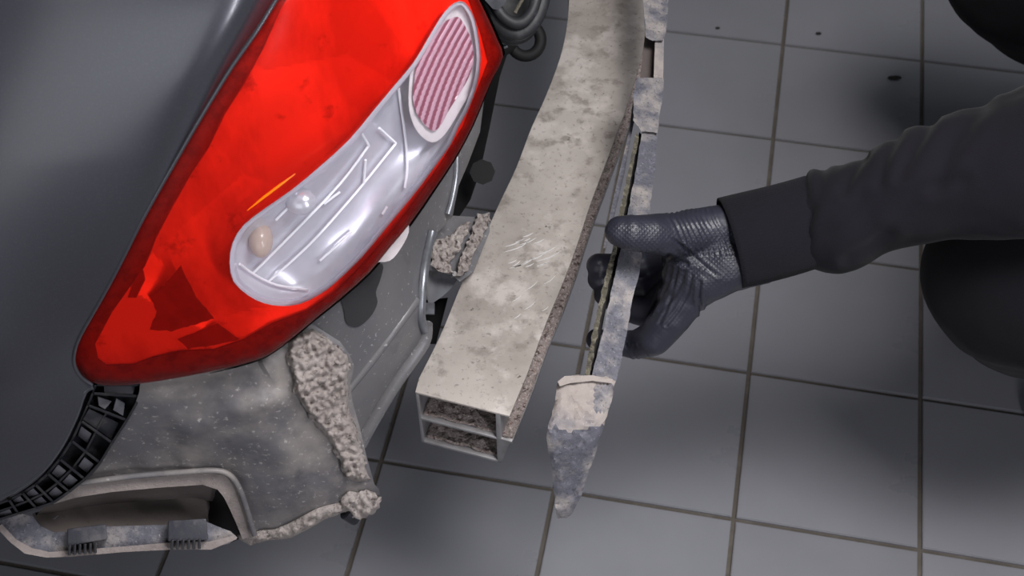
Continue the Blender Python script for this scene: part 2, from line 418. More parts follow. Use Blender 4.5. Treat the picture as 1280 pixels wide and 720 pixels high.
patch('quarter_panel', pout, skin, m_paint, car, step=13, thick=.002, disp=rid, bevel=.0008)
# folded return of the panel's lower edge
tube('panel_edge', [P(x, y, skin(x, y)-rid(x, y)+.004) for x, y in smooth(panel_low, False, 3)], .0022, m_paint, car, n=8)

# tail lamp
lamp = empty('tail_lamp', P(300, 250, 1.25), parent=car)
lout = [(345, 0), (320, 40), (292, 80), (267, 120), (243, 160), (220, 200), (197, 240), (175, 280), (155, 320), (134, 360), (117, 390), (100, 420),
        (94, 440), (95, 456), (104, 471), (119, 479), (142, 482), (180, 479), (230, 471), (280, 461), (317, 451), (340, 441), (367, 421), (397, 396),
        (430, 369), (462, 340), (487, 310), (512, 280), (540, 240), (567, 200), (589, 160), (606, 120), (616, 97), (629, 71), (622, 50), (611, 25), (599, 0),
        (575, -50), (530, -100), (470, -125), (420, -118), (383, -60)]
clear = [(287, 328), (292, 352), (310, 369), (330, 379), (352, 382.5), (375, 380), (400, 368), (420, 353), (452, 322), (482, 286), (520, 240), (535, 220), (550, 200), (564, 180),
         (573, 160), (584, 140), (592, 120), (598, 100), (601, 75), (599, 50), (594, 25), (585, 7), (575, 1), (562, 8), (550, 23), (535, 48), (517, 78), (492, 108),
         (467, 138), (437, 174), (400, 208), (365, 237), (332, 260), (305, 281), (291, 303)]
lo = smooth(lout, True, 2); cl = smooth(clear, True, 2)
def shrink(poly, k):
    c = []; n = len(poly)
    for i in range(n):
        a = np.array(poly[i-1][:2]); b = np.array(poly[(i+1) % n][:2]); t = b-a; t = t/(np.linalg.norm(t)+1e-9)
        nrm = np.array([t[1], -t[0]]); p = np.array(poly[i][:2])+nrm*k
        if not inside(p[0], p[1], poly): p = np.array(poly[i][:2])-nrm*k
        c.append(tuple(p))
    return c
def bulge(x, y):
    e = segd(x, y, lo, True); return .012*(1-math.exp(-e/18))-.004
patch('red_lens', lo, skin, m_redlens, lamp, step=11, thick=0, holes=[cl], disp=bulge, skirt=.022, split=60)
cli = shrink(cl, 5)
patch('clear_lens', cl, skin, m_clearlens, lamp, step=11, thick=0, disp=lambda x, y: bulge(x, y)+.002, skirt=.004, split=60)
patch('lens_rim', cl, skin, m_rim, lamp, step=6, thick=0, holes=[cli], disp=lambda x, y: bulge(x, y)-.002, skirt=.014, split=60)
inner = [(352, 8), (330, 55), (305, 100), (280, 138), (258, 182), (235, 215), (210, 260), (190, 300), (178, 335), (160, 362), (140, 390), (119, 430), (122, 448), (133, 456), (167, 455),
         (192, 446), (225, 439), (267, 436), (305, 424), (340, 405), (385, 388), (420, 365), (455, 330), (490, 290), (520, 250), (550, 205), (578, 158), (596, 112), (610, 76), (600, 40), (585, 0), (560, -45), (520, -85), (440, -95), (400, -70)]
band = shrink(lo, 4)
patch('lamp_frame', band, skin, m_band, lamp, step=7, thick=0, disp=lambda x, y: bulge(x, y)-.016+.004*fn(x, y, 9), skirt=.02, split=0, holes=[inner])
# deep housing behind everything (also hides the car's inside)
patch('lamp_housing', band, skin, m_deep, lamp, step=40, thick=.002, disp=lambda x, y: -.085, skirt=-.03)
# stepped facets of the red chamber
cl_o = shrink(cl, -3) if False else cl
random.seed(23)
_pl = [(random.uniform(100, 600), random.uniform(-80, 470)) for _ in range(34)]
def facet(x, y):                          # faceted bowl: tangent planes of a paraboloid
    k = .75e-6; cx, cy = 330, 190
    return min(-.014, -.052+max(k*((px-cx)**2+(py-cy)**2)+2*k*((px-cx)*(x-px)+(py-cy)*(y-py))+j_ for (px, py), j_ in zip(_pl, _pj)))
_pj = [random.uniform(-.0025, .0025) for _ in _pl]
patch('red_chamber', inner, skin, m_bowl, lamp, step=4.5, thick=0, disp=facet, flat=True, holes=[cl], skirt=.03)
for wq in ([(226, 332), (246, 372), (268, 398), (215, 414), (187, 412), (196, 390), (187, 370), (206, 356)], [(272, 404), (300, 424), (262, 432), (235, 436), (222, 424)], [(176, 330), (182, 350), (170, 372), (160, 372)]):
    patch('shaded_wedge', dens(wq, 5), skin, m_wedge, lamp, step=6, thick=.001, disp=lambda x, y: -.013, jag=.8)  # facets that fall dark; their shade is in the wedge colour
def silver(x, y):
    e = segd(x, y, cl, True); return -.052+.036*math.exp(-e/20)+.003*math.sin((x*.66-y*.75)/26)
patch('silver_reflector', shrink(cl, 2), skin, m_silver, lamp, step=6, thick=0, disp=silver, flat=False, split=12)
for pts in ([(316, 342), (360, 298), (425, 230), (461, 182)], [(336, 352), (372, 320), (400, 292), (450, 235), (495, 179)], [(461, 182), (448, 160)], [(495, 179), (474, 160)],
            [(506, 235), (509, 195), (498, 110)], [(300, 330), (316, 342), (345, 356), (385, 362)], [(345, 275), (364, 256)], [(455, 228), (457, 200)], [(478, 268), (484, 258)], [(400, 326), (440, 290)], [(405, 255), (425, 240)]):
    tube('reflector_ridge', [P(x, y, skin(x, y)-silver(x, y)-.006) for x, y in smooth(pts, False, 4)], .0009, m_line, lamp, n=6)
tube('orange_glint', [P(x, y, skin(x, y)-bulge(x, y)+.0005) for x, y in ((309, 263), (330, 246), (350, 231), (369, 217))], [.0004, .0011, .0011, .0004], m_glint, lamp, n=6)  # glint in the lens, built as a thin orange ridge
c0 = P(326, 300, skin(326, 300)+.035)
ellipsoid('bulb_or_highlight', c0, (RR*.008, UU*.012, F*.009), m_amber, lamp)
c0 = P(376, 252, skin(376, 252)+.022)
ellipsoid('bulb_or_highlight', c0, (RR*.010, UU*.009, F*.007), m_silver, lamp)  # silver bulge that draws the bright highlight spot
reflex = [(572, 21), (580, 30), (587, 44), (591, 58), (592, 75), (588, 92), (580, 108), (570, 124), (560, 140), (552, 155), (542, 164), (530, 155), (520, 140), (516, 120), (518, 100), (520, 84), (532, 62), (545, 40), (556, 27)]
patch('reflector_surround', smooth([(575, 6), (586, 18), (594, 40), (597, 75), (592, 105), (575, 138), (556, 168), (540, 178), (522, 165), (512, 140), (511, 110), (515, 85), (530, 58), (548, 28), (562, 12)], True, 3),
      skin, m_milky, lamp, step=8, thick=.001, disp=lambda x, y: bulge(x, y)-.014)
stripe = lambda x, y: int(((x-510)*.917+(y-20)*.40-.0012*(y-90)**2) // 4.1) % 2
patch('reflex_reflector', smooth(reflex, True, 3), skin, [m_reflexa, m_reflexb], lamp, step=1.5, thick=.001, matfn=stripe,
      disp=lambda x, y: bulge(x, y)-.0105+.0012*stripe(x, y), split=30)
patch('lamp_gasket', smooth([(440, 352), (470, 318), (505, 278), (511, 290), (500, 312), (487, 326), (466, 330)], True, 3), skin, m_milky, lamp, step=8, thick=.003, disp=lambda x, y: -.03)
# pale highlight-catching chrome-like rim between paint and lens
tube('lamp_edge_trim', [P(x, y, skin(x, y)+.001) for x, y in smooth([(400, -88), (345, 0), (320, 40), (292, 80), (267, 120), (243, 160), (220, 200), (197, 240), (175, 280), (155, 320), (134, 360), (117, 390), (100, 420), (93, 440), (93, 456), (101, 471), (115, 481)], False, 3)],
     .0013, m_paint, lamp, n=8)

# rear body panel between lamp and beam
rear = Surf([(605, 130, 1.72), (620, 60, 1.8), (560, 250, 1.63), (500, 350, 1.52), (420, 420, 1.47), (527, 425, 1.60), (455, 540, 1.62), (545, 300, 1.62), (430, 300, 1.42), (440, 480, 1.545), (560, -80, 1.75), (470, 100, 1.5)])
rp = [(355, 405), (410, 330), (470, 240), (540, 120), (570, 20), (590, 20), (606, 60), (607, 110), (600, 165), (585, 205), (572, 235), (566, 270), (548, 290), (536, 325), (527, 360), (524, 400), (528, 428), (500, 470), (480, 500), (456, 545), (425, 560), (380, 500)]
patch('rear_panel', dens(rp, 12), rear, m_rear, car, step=10, thick=.0015,
      disp=lambda x, y: .006*math.exp(-(((x-495)*.8+(y-430)*.6)/14)**2)+.002*fn(x, y, 60))
tube('folded_flange', [P(x, y, rear(x, y)-.004) for x, y in smooth([(532, 405), (529, 428), (503, 466), (481, 500), (458, 540), (450, 556)], False, 4)], .0058, m_rear, car, n=14)
tube('panel_rib', [P(x, y, rear(x, y)+.002) for x, y in smooth([(425, 498), (470, 442), (520, 375)], False, 5)], .004, m_rear, car, n=12)
tube('side_flange', [P(x, y, rear(x, y)-.006) for x, y in smooth([(571, 196), (570, 222), (565, 250), (560, 268)], False, 4)], .003, m_steel, car, n=10)
tube('side_flange', [P(x, y, rear(x, y)-.008) for x, y in smooth([(540, 290), (532, 325), (528, 360), (526, 395), (531, 412)], False, 4)], .0038, m_steel, car, n=10)
m_dark = M('dark_grey_patch', (50, 50, 53), .6, 0, .4, [(40, .45, .7, (60, 60, 62), .6)], [(300, .2, .0006)])  # darker grey for the oval patch on the rear panel
patch('dark_oval', smooth([(478, 330), (476, 348), (470, 365), (472, 378), (466, 392), (455, 404), (444, 409), (433, 404), (430, 388), (426, 372), (432, 350), (455, 335)], True, 3), rear, m_dark, car, step=7, thick=.001,
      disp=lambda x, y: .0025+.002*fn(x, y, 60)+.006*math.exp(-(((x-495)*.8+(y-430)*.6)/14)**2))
# dark side wall of the opening towards the tailgate
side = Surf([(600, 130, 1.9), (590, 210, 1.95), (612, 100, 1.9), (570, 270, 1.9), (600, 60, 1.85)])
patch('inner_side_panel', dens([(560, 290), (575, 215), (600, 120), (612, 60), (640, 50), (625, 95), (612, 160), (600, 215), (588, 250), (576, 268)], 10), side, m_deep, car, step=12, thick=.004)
# crash-box mount with mud
blk = Surf([(545, 268, 1.70), (600, 268, 1.74), (612, 268, 1.74), (540, 340, 1.66), (580, 345, 1.70), (575, 300, 1.69)])
def crag(a, s): return lambda x, y: a*fn(x, y, s)+a*.6*abs(fn(x+50, y, s*.4))
patch('mount_bracket', dens([(555, 269), (592, 271), (612, 265), (612, 290), (592, 340), (575, 352), (566, 345), (540, 338), (537, 310), (545, 292)], 5), blk, m_rear, car, step=5, thick=.02, disp=crag(.002, 14))
patch('mud_cake', dens([(543, 296), (552, 300), (566, 291), (578, 280), (588, 276), (585, 290), (575, 310), (562, 330), (566, 342), (548, 338), (539, 330)], 4), blk, m_crust, car, step=2.6, thick=.004, disp=lambda x, y: .010+crag(.010, 6)(x, y), jag=1.6)
patch('mud_cake', dens([(597, 268), (611, 266), (613, 276), (600, 300), (590, 325), (580, 345), (570, 345), (577, 318), (588, 296)], 4), blk, m_crust, car, step=2.6, thick=.004, disp=lambda x, y: .014+crag(.010, 6)(x, y), jag=1.6)
br = Surf([(545, 345, 1.70), (575, 345, 1.72), (535, 375, 1.68), (560, 372, 1.7), (530, 345, 1.66)])
patch('mount_tongue', smooth([(534, 341), (548, 340), (566, 341), (573, 345), (569, 354), (558, 366), (545, 376), (535, 378)], True, 3), br, m_steel, car, step=6, thick=.012, bevel=.001)
tube('hollow_pin', [P(432, 640, 1.565), P(445, 648, 1.575)], .006, m_black, car, n=12)
tube('bolt', [P(532, 386, 1.665), P(543, 386, 1.665)], .0055, m_steel, car, n=6)
tube('bolt', [P(565, 344, 1.70), P(568, 342, 1.68)], .0022, m_primer, car, n=10)
quadbox('mount_support', [(530, 375), (560, 372), (545, 430), (528, 430)], 1.80, .1, m_deep, car)

# crusted corner panel under the lamp
corner = Surf([(190, 490, 1.37), (300, 440, 1.39), (390, 405, 1.42), (440, 450, 1.45), (443, 500, 1.49), (474, 620, 1.56), (440, 648, 1.575), (380, 660, 1.57), (310, 678, 1.59), (290, 610, 1.52), (150, 600, 1.50),
               (250, 520, 1.415), (330, 540, 1.44), (380, 560, 1.475), (360, 460, 1.405), (60, 620, 1.50), (200, 560, 1.455), (400, 610, 1.53)])
cout = [(230, 440), (330, 425), (375, 398), (392, 406), (408, 416), (425, 427), (437, 443), (443, 458), (438, 478), (440, 500), (450, 535), (458, 570), (468, 605), (474, 612), (475, 630), (466, 643), (448, 650), (436, 646), (431, 640), (405, 648),
        (385, 660), (362, 673), (335, 674), (314, 679), (305, 668), (296, 640), (288, 612), (272, 600), (218, 603), (150, 609), (90, 622), (76, 622), (100, 600), (124, 576), (146, 545), (168, 508), (174, 490), (176, 470)]
def cdisp(x, y):
    d = .006*fn(x, y, 45, 2)+.0009*fn(x, y, 6)
    d += .006*math.exp(-(segd(x, y, [(232, 545), (290, 515), (345, 500)])/11)**2)*1
    d -= .008*math.exp(-(segd(x, y, [(345, 480), (365, 540), (395, 590)])/16)**2)
    d += .007*math.exp(-(segd(x, y, [(328, 450), (344, 476)])/3.5)**2)
    return d
patch('corner_panel', dens(cout, 9), corner, m_primer, car, step=6, thick=.003, disp=cdisp)
crust = [(361, 425), (375, 415), (392, 411), (410, 424), (430, 440), (438, 455), (434, 478), (436, 505), (446, 540), (455, 572), (462, 600), (447, 604), (430, 597), (424, 575), (412, 552), (400, 535), (386, 520), (378, 505), (368, 490), (366, 468), (358, 448)]
def cru(x, y):
    e = segd(x, y, crust, True); u = (x-400)*.35+(y-500)*.94
    return min(1, e/5)*(.012+.013*abs(math.sin(u/4.6+3*fn(x, y, 30, 2)))*(.35+1.2*abs(fn(x, y, 16)))+.010*fn(x, y, 6))
patch('mud_crust', dens(crust, 4), corner, m_crust, car, step=2.5, thick=.003, disp=cru, kind='stuff', split=0, jag=2.2)
clump = dens([(425, 628), (434, 614), (447, 617), (458, 611), (468, 616), (476, 622), (475, 634), (466, 643), (450, 651), (437, 648), (433, 640), (424, 640)], 4)
patch('mud_clump', clump, corner, m_crust, car, step=2.6, thick=.006, disp=lambda x, y: .004+.009*min(1, segd(x, y, clump, True)/6)+.012*fn(x, y, 7), split=0, jag=1.6)
edge = smooth([(295, 668), (330, 664), (360, 655), (385, 640), (410, 632), (430, 628), (432, 640), (405, 650), (385, 662), (362, 674), (335, 676), (314, 681)], True, 2)
patch('mud_edge', edge, corner, m_crust, car, step=3, thick=.003, disp=lambda x, y: .002+.008*min(1, segd(x, y, edge, True)/5)*(1+1.5*fn(x, y, 6)), split=0, jag=1.4)

# duct opening: lip, recess, lower rail with two toothed clips
lipS = Surf([(100, 612, 1.49), (190, 602, 1.495), (262, 598, 1.50), (290, 620, 1.52), (310, 670, 1.575), (180, 640, 1.51)])
lipo = [(99, 606), (120, 601), (170, 597), (218, 594), (262, 591), (280, 594), (292, 603), (300, 620), (307, 640), (317, 671), (303, 674), (297, 658), (288, 638), (280, 622), (272, 612), (253, 606), (194, 610), (140, 615), (95, 622), (60, 632), (62, 622)]
patch('duct_lip', dens(lipo, 6), lipS, m_lip, car, step=6, thick=.006, disp=lambda x, y: .006+.001*fn(x, y, 8), bevel=.001)
tube('lip_bead', [P(x, y, lipS(x, y)-.014) for x, y in smooth([(100, 604), (160, 596), (218, 591), (266, 588), (286, 593), (298, 608), (307, 632), (318, 668)], False, 4)], .0022, m_primer, car, n=10)
recS = Surf([(50, 640, 1.56), (150, 630, 1.59), (270, 620, 1.60), (280, 665, 1.62), (140, 670, 1.57), (60, 665, 1.55)])
patch('duct_ceiling', dens([(60, 625), (97, 620), (194, 608), (253, 604), (275, 610), (284, 630), (240, 622), (160, 628), (80, 640), (45, 645)], 8), Surf([(60, 630, 1.52), (200, 612, 1.53), (270, 612, 1.54), (160, 630, 1.60), (60, 645, 1.57), (270, 630, 1.60)]), m_duct, car, step=8, thick=.003)
patch('duct_back', dens([(40, 642), (90, 628), (202, 618), (285, 614), (300, 672), (250, 680), (140, 680), (60, 675)], 10), recS, m_duct, car, step=10, thick=.003,
      holes=[dens([(66, 649), (71, 645), (74, 644), (69, 649)], 4)])
patch('duct_side', dens([(272, 612), (288, 640), (303, 672), (285, 680), (262, 660), (258, 625)], 8), Surf([(272, 612, 1.53), (303, 672, 1.59), (260, 650, 1.605), (262, 625, 1.6)]), m_deep, car, step=8, thick=.003)  # recess corner; its deep shadow is given as black colour
railS = Surf([(0, 650, 1.50), (30, 680, 1.53), (90, 680, 1.54), (200, 672, 1.54), (290, 672, 1.56), (60, 660, 1.54), (250, 652, 1.55)])
rail = [(-40, 640), (0, 646), (25, 642), (40, 645), (50, 657), (66, 665), (82, 665), (134, 658), (210, 656), (258, 652), (272, 658), (288, 664), (297, 672), (286, 680), (262, 684), (215, 684), (155, 688), (89, 693), (58, 695), (34, 690), (15, 676), (0, 660), (-40, 650)]
patch('lower_rail', dens(rail, 7), railS, m_strip, car, step=6, thick=.010, disp=lambda x, y: .0015*fn(x, y, 14), bevel=.001)
rl = [(2, 655), (20, 674), (40, 685), (62, 690), (90, 688), (155, 683), (215, 678), (262, 677), (290, 670), (296, 674), (264, 687), (218, 687), (155, 690), (89, 696), (58, 697), (31, 692), (13, 678), (-4, 660)]
patch('rail_lip', dens(rl, 6), railS, m_lip, car, step=5, thick=.006, disp=lambda x, y: .008+.001*fn(x, y, 6), bevel=.0008)
m_clip = M('dark_clip_plastic', (58, 58, 66), .5, 0, .4, [(40, .5, .68, (112, 108, 108), .6)], [(300, .4, .001)])
gap = M('shadow_gap_plastic', (24, 22, 24), .7)
for q, n, x0, x1, y0, y1, sl in (([(84, 661), (132, 655), (135, 674), (84, 683)], 6, 85, 124, 683, 694, -.08), ([(210, 651), (258, 648), (260, 675), (210, 677)], 6, 213, 254, 677, 687, -.02)):
    quadbox('rail_clip', q, 1.515, .03, m_clip, car, .0012)
    for k in range(n):
        xa = x0+(x1-x0)*k/n; xb = xa+(x1-x0)/n*.55; dy = sl*(xa-x0)
        quadbox('clip_tooth', [(xa, y0-2+dy), (xb, y0-2+dy), (xb, y1+dy), (xa, y1+dy)], 1.512, .02, m_black, car, .0004)

# black ribbed bumper bracket along the panel's lower edge
bL = [(113, 481), (107, 497), (99, 518), (83, 553), (58, 588), (31, 611), (0, 627), (-60, 645)]
bR = [(180, 481), (177, 498), (156, 533), (138, 560), (120, 588), (93, 611), (66, 630), (35, 639), (0, 650), (-60, 668)]
brS = Surf([(120, 483, 1.355), (178, 485, 1.375), (95, 525, 1.375), (155, 533, 1.40), (60, 588, 1.41), (118, 590, 1.44), (0, 627, 1.43), (0, 650, 1.46), (-60, 655, 1.45), (80, 618, 1.455)])
sL = smooth(bL, False, 5); sR = smooth(bR, False, 4)
patch('bumper_bracket', sL+sR[::-1], brS, m_black, car, step=8, thick=.004, disp=lambda x, y: -.022)
def lerp2(c, t):
    k = t*(len(c)-1); i = min(int(k), len(c)-2); f = k-i; return (c[i][0]*(1-f)+c[i+1][0]*f, c[i][1]*(1-f)+c[i+1][1]*f)
def bp_(t, s):
    a = lerp2(sL, t); b = lerp2(sR, t); return (a[0]*(1-s)+b[0]*s, a[1]*(1-s)+b[1]*s)
def wall(name, c0, c1, hgt, th, mat=m_black, base=.022):
    """a rib standing on the bracket between two bracket points"""
    (x0, y0), (x1, y1) = c0, c1; L = math.hypot(x1-x0, y1-y0)+1e-6; nx, ny = -(y1-y0)/L*th, (x1-x0)/L*th
    q = [(x0+nx, y0+ny), (x1+nx, y1+ny), (x1-nx, y1-ny), (x0-nx, y0-ny)]
    ds = [brS(*p)+base-hgt for p in q]
    return box(name, [P(x, y, k) for (x, y), k in zip(q, ds)]+[P(x, y, brS(x, y)+base) for x, y in q], mat, car, .0005)
ts = [.0, .10, .20, .31, .41, .50, .58, .66, .74, .82, .90, .97]
for i, t in enumerate(ts):
    wall('bracket_rib', bp_(t, .12), bp_(t, .97), .026, 1.7)
for a, b in zip(ts, ts[1:]):
    wall('bracket_rim', bp_(a, .97), bp_(b, .97), .028, 1.6)
    if a > .15: wall('bracket_rim', bp_(a, .52), bp_(b, .52), .022, 1.4)
    wall('bracket_rim', bp_(a, .1), bp_(b, .1), .02, 1.6)
# tilted pads inside some cells
def pad(pts, off, mat=m_strip):
    q = [bp_(t, s) for t, s in pts]
    box('bracket_pad', [P(x, y, brS(x, y)+o) for (x, y), o in zip(q, off)]+[P(x, y, brS(x, y)+.02) for x, y in q], mat, car, .0005)
m_pad = M('scuffed_black_plastic', (92, 92, 99), .45, 0, .5, [(70, .5, .7, (110, 106, 106), .6)], [(400, .3, .0006)])
pad([(.01, .25), (.01, .85), (.09, .82), (.09, .3)], (.012, .012, .001, .001), m_pad)
pad([(.12, .2), (.18, .3), (.19, .45), (.14, .5)], (.0, .01, .002, .014), m_pad)
pad([(.12, .55), (.18, .6), (.19, .85), (.14, .75)], (.0, .01, .002, .014), m_pad)
pad([(.22, .15), (.22, .85), (.30, .9), (.30, .12)], (-.001, .003, .006, -.003), m_black)
for a, s in ((.33, 0), (.43, 1), (.52, 0), (.52, 1), (.60, 1), (.68, 0), (.68, 1), (.76, 0), (.84, 1)):
    pad([(a, .15+.42*s), (a, .45+.42*s), (a+.045, .47+.42*s), (a+.045, .17+.42*s)], (.002, .002, .010, .010), m_pad)

# rubber weatherstrip and tailgate corner at the top
sealS = lambda x, y: 1.55+.0006*(x-640)
arcs = [([(590, -60), (606, -10), (618, 22), (634, 38), (652, 40), (668, 26), (677, 4), (684, -40), (690, -90)], .0062, 1.56, 'weatherstrip'),
        ([(600, -60), (612, -14), (624, 14), (638, 27), (652, 28), (664, 16), (671, -6), (676, -50)], .0044, 1.545, 'weatherstrip_lip'),
        ([(588, -50), (604, 2), (615, 33), (629, 48), (646, 51), (662, 42), (672, 22)], .0036, 1.59, 'weatherstrip_lip')]
for pts, r, d, nm in arcs:
    tube(nm, [P(x, y, d) for x, y in smooth(pts, False, 5)], r, m_rubber, car, n=12)
patch('seal_flange', smooth([(585, -80), (604, 0), (612, 30), (622, 50), (634, 56), (650, 50), (668, 34), (680, 0), (688, -80)], True, 3), Surf([(600, 0, 1.60), (650, 50, 1.62), (680, 0, 1.62), (640, -80, 1.6)]), m_rubber, car, step=10, thick=.006)
patch('tailgate_glass_corner', dens([(604, -60), (606, 0), (616, 11), (623, 13), (632, 3), (640, -30), (640, -60)], 8), Surf([(610, 0, 1.52), (630, 0, 1.53), (620, 14, 1.54), (620, -60, 1.5)]), m_steel, car, step=7, thick=.003, bevel=.0008)
tube('seal_clip', [P(644, 16, 1.54), P(648, 8, 1.54), P(655, -4, 1.54), P(660, -16, 1.54)], .0014, m_olive, car, n=8)
tube('body_drip_edge', [P(x, y, 1.6) for x, y in ((622, 54), (628, 60), (634, 57))], .0016, m_steel, car, n=8)
# dark ring with shank under the car and a rubber grommet
ring = [P(657+19*math.cos(a), 50+20*math.sin(a), 1.95) for a in np.linspace(0, 2*math.pi, 28, endpoint=False)]
tube('dark_ring', ring, .0058, m_deep, car, n=12, closed=True)
tube('dark_ring_shank', [P(640, 56, 1.95), P(622, 66, 1.92), P(612, 84, 1.9)], .0066, m_deep, car, n=12)
tube('rubber_grommet', [P(603, 215, 1.86), P(603, 215, 1.90)], .012, m_deep, car, n=8)
# under-floor and inner body that shade the tiles
ub = lambda x0, x1, y0, y1, z0, z1: [(x0, y0, z0), (x1, y0, z0), (x1, y1, z0), (x0, y1, z0), (x0, y0, z1), (x1, y0, z1), (x1, y1, z1), (x0, y1, z1)]
box('underbody', [Vector(v) for v in ub(-1.9, -.19, .70, 2.3, .24, .31)], m_deep, car)
box('inner_body', [Vector(v) for v in ub(-1.9, -.22, .80, 2.2, .31, .52)], m_deep, car)
box('tailgate', [Vector(v) for v in ((-.3, .72, .95), (-.16, .74, .84), (-.16, 1.6, .84), (-.3, 1.62, .95), (-.62, .82, 1.38), (-.56, .82, 1.40), (-.56, 1.55, 1.40), (-.62, 1.55, 1.38))], m_paint, car, .004)
box('roof', [Vector(v) for v in ub(-1.9, -.58, .80, 2.1, 1.36, 1.42)], m_paint, car, .01)
box('boot_floor', [Vector(v) for v in ub(-.6, .03, 1.25, 2.3, .31, .42)], m_deep, car)
box('boot_trim', [Vector(v) for v in ub(-.6, -.02, 1.28, 2.2, .42, 1.0)], m_deep, car)
box('raised_hatch_shade', [Vector(v) for v in ub(-.6, .2, .95, 2.15, 1.72, 1.76)], m_paint, car, .01)  # unseen open hatch, added overhead to shade the floor gap
box('side_window', [Vector(v) for v in ub(-1.9, -.60, .78, .80, .92, 1.36)], m_deep, car)
box('side_body', [Vector(v) for v in ub(-1.9, -.52, .62, .66, .25, .9)], m_paint, car, .004)

# ------------------------------------------------------------------ crash beam
beam = empty('crash_beam', P(560, 540, 1.62), parent=car)
Lp = [(519, 490), (521, 478), (550, 420), (577, 354), (585, 337), (610, 285), (625, 252), (645, 210), (664, 160), (680, 125), (695, 87), (704, 57), (709.5, 25), (711, 0), (712, -60), (708, -130), (700, -210)]
Rp = [(637, 520), (657, 472), (663, 457), (682, 405), (701, 360), (720, 310), (737, 258), (755, 210), (770, 170), (784, 132), (796, 92), (804, 62), (806.5, 48), (804, 0), (806, -60), (803, -130), (796, -210)]
ZB = .60
def resamp(pts, n):
    w3 = [Pz(x, y, ZB) for x, y in smooth(pts, False, 6)]
    s = [0]
    for a, b in zip(w3, w3[1:]): s.append(s[-1]+(b-a).length)
    out = []
    for k in range(n):
        t = s[-1]*k/(n-1); i = max(0, min(len(s)-2, int(np.searchsorted(s, t))-1)); f = (t-s[i])/(s[i+1]-s[i]+1e-9); out.append(w3[i].lerp(w3[i+1], f))
    return out
NB = 60
BL = resamp(Lp, NB); BR = resamp(Rp, NB); BH = .0755
def bpt(i, u, v):
    return BL[i].lerp(BR[i], u)-Vector((0, 0, BH*v))
def plate(u0, v0, u1, v1, t, axis):
    """swept plate between section points, t = thickness as a fraction along the other axis"""
    if axis == 'h': c = [(u0, v0), (u1, v1), (u1, v1+t), (u0, v0+t)]
    else: c = [(u0, v0), (u0+t, v0), (u1+t, v1), (u1, v1)]
    V = []; Fc = []
    for i in range(NB): V += [bpt(i, *q) for q in c]
    for i in range(NB-1):
        for k in range(4): Fc.append((i*4+k, i*4+(k+1) % 4, (i+1)*4+(k+1) % 4, (i+1)*4+k))
    Fc += [(3, 2, 1, 0), tuple((NB-1)*4+k for k in range(4))]
    return V, Fc
def sweep(name, plates, mat):
    V = []; Fc = []
    for p_ in plates:
        v, f = plate(*p_); b = len(V); V += v; Fc += [tuple(k+b for k in q) for q in f]
    me = mesh(V, Fc); bm = bmesh.new(); bm.from_mesh(me); bmesh.ops.recalc_face_normals(bm, faces=bm.faces); bm.to_mesh(me); bm.free()
    o = link(name, me, mat, beam); return finish(o, 0, .0005, 35)
sweep('top_plate', [(0, 0, 1.0, 0, .035, 'h')], m_beam)
sweep('box_section', [(0, .03, 0, 1, .035, 'v'), (0, .97, .90, .97, .04, 'h'), (.85, .03, .85, 1, .05, 'v'), (.02, .50, .88, .50, .04, 'h')], m_beam_cut)
sweep('front_flange', [(.88, .50, 1.02, .50, .05, 'h'), (.86, .97, .99, .53, .05, 'h')], m_beam_cut)
g0 = [bpt(0, u, v) for u, v in ((.88, .53), (1.0, .53), (.90, .98))]; g1 = [q+(BL[2]-BL[0])*.9 for q in g0]
box('end_gusset', [g0[0], g0[1], g0[2], g0[2]+Vector((1e-4, 0, 0)), g1[0], g1[1], g1[2], g1[2]+Vector((1e-4, 0, 0))], m_beam_cut, beam, 0)
def sheet(name, u0, u1, v, i0, i1, nu, ns, amp, parent, edge_v=.03, seed=0):
    V = []; Fc = []
    for a in range(ns+1):
        s = i0+(i1-i0)*a/ns; i = min(int(s), NB-2); f = s-i
        for b in range(nu+1):
            u = u0+(u1-u0)*b/nu; p = bpt(i, u, v).lerp(bpt(i+1, u, v), f)
            hgt = amp*(.6+mnoise.fractal(p*160+Vector((seed, 0, 0)), 1, 2, 3)*.9)*min(1, 3*min(b, nu-b)/nu+.15)
            V.append(p+Vector((0, 0, hgt)))
    for a in range(ns):
        for b in range(nu):
            k = a*(nu+1)+b; Fc.append((k, k+1, k+nu+2, k+nu+1))
    me = mesh(V, Fc); bm = bmesh.new(); bm.from_mesh(me); bmesh.ops.recalc_face_normals(bm, faces=bm.faces)
    if sum(f.normal.z for f in bm.faces) < 0: bmesh.ops.reverse_faces(bm, faces=bm.faces)
    bm.to_mesh(me); bm.free()
    return finish(link(name, me, m_dirt, parent, 'stuff'), .002, 0, 0)
sheet('loose_dirt', .885, 1.015, .495, .2, 44, 7, 520, .003, beam)
sheet('loose_dirt', .045, .845, .495, .3, 7, 30, 50, .003, beam, seed=5)
sheet('loose_dirt', .045, .845, .965, .3, 7, 30, 50, .004, beam, seed=9)
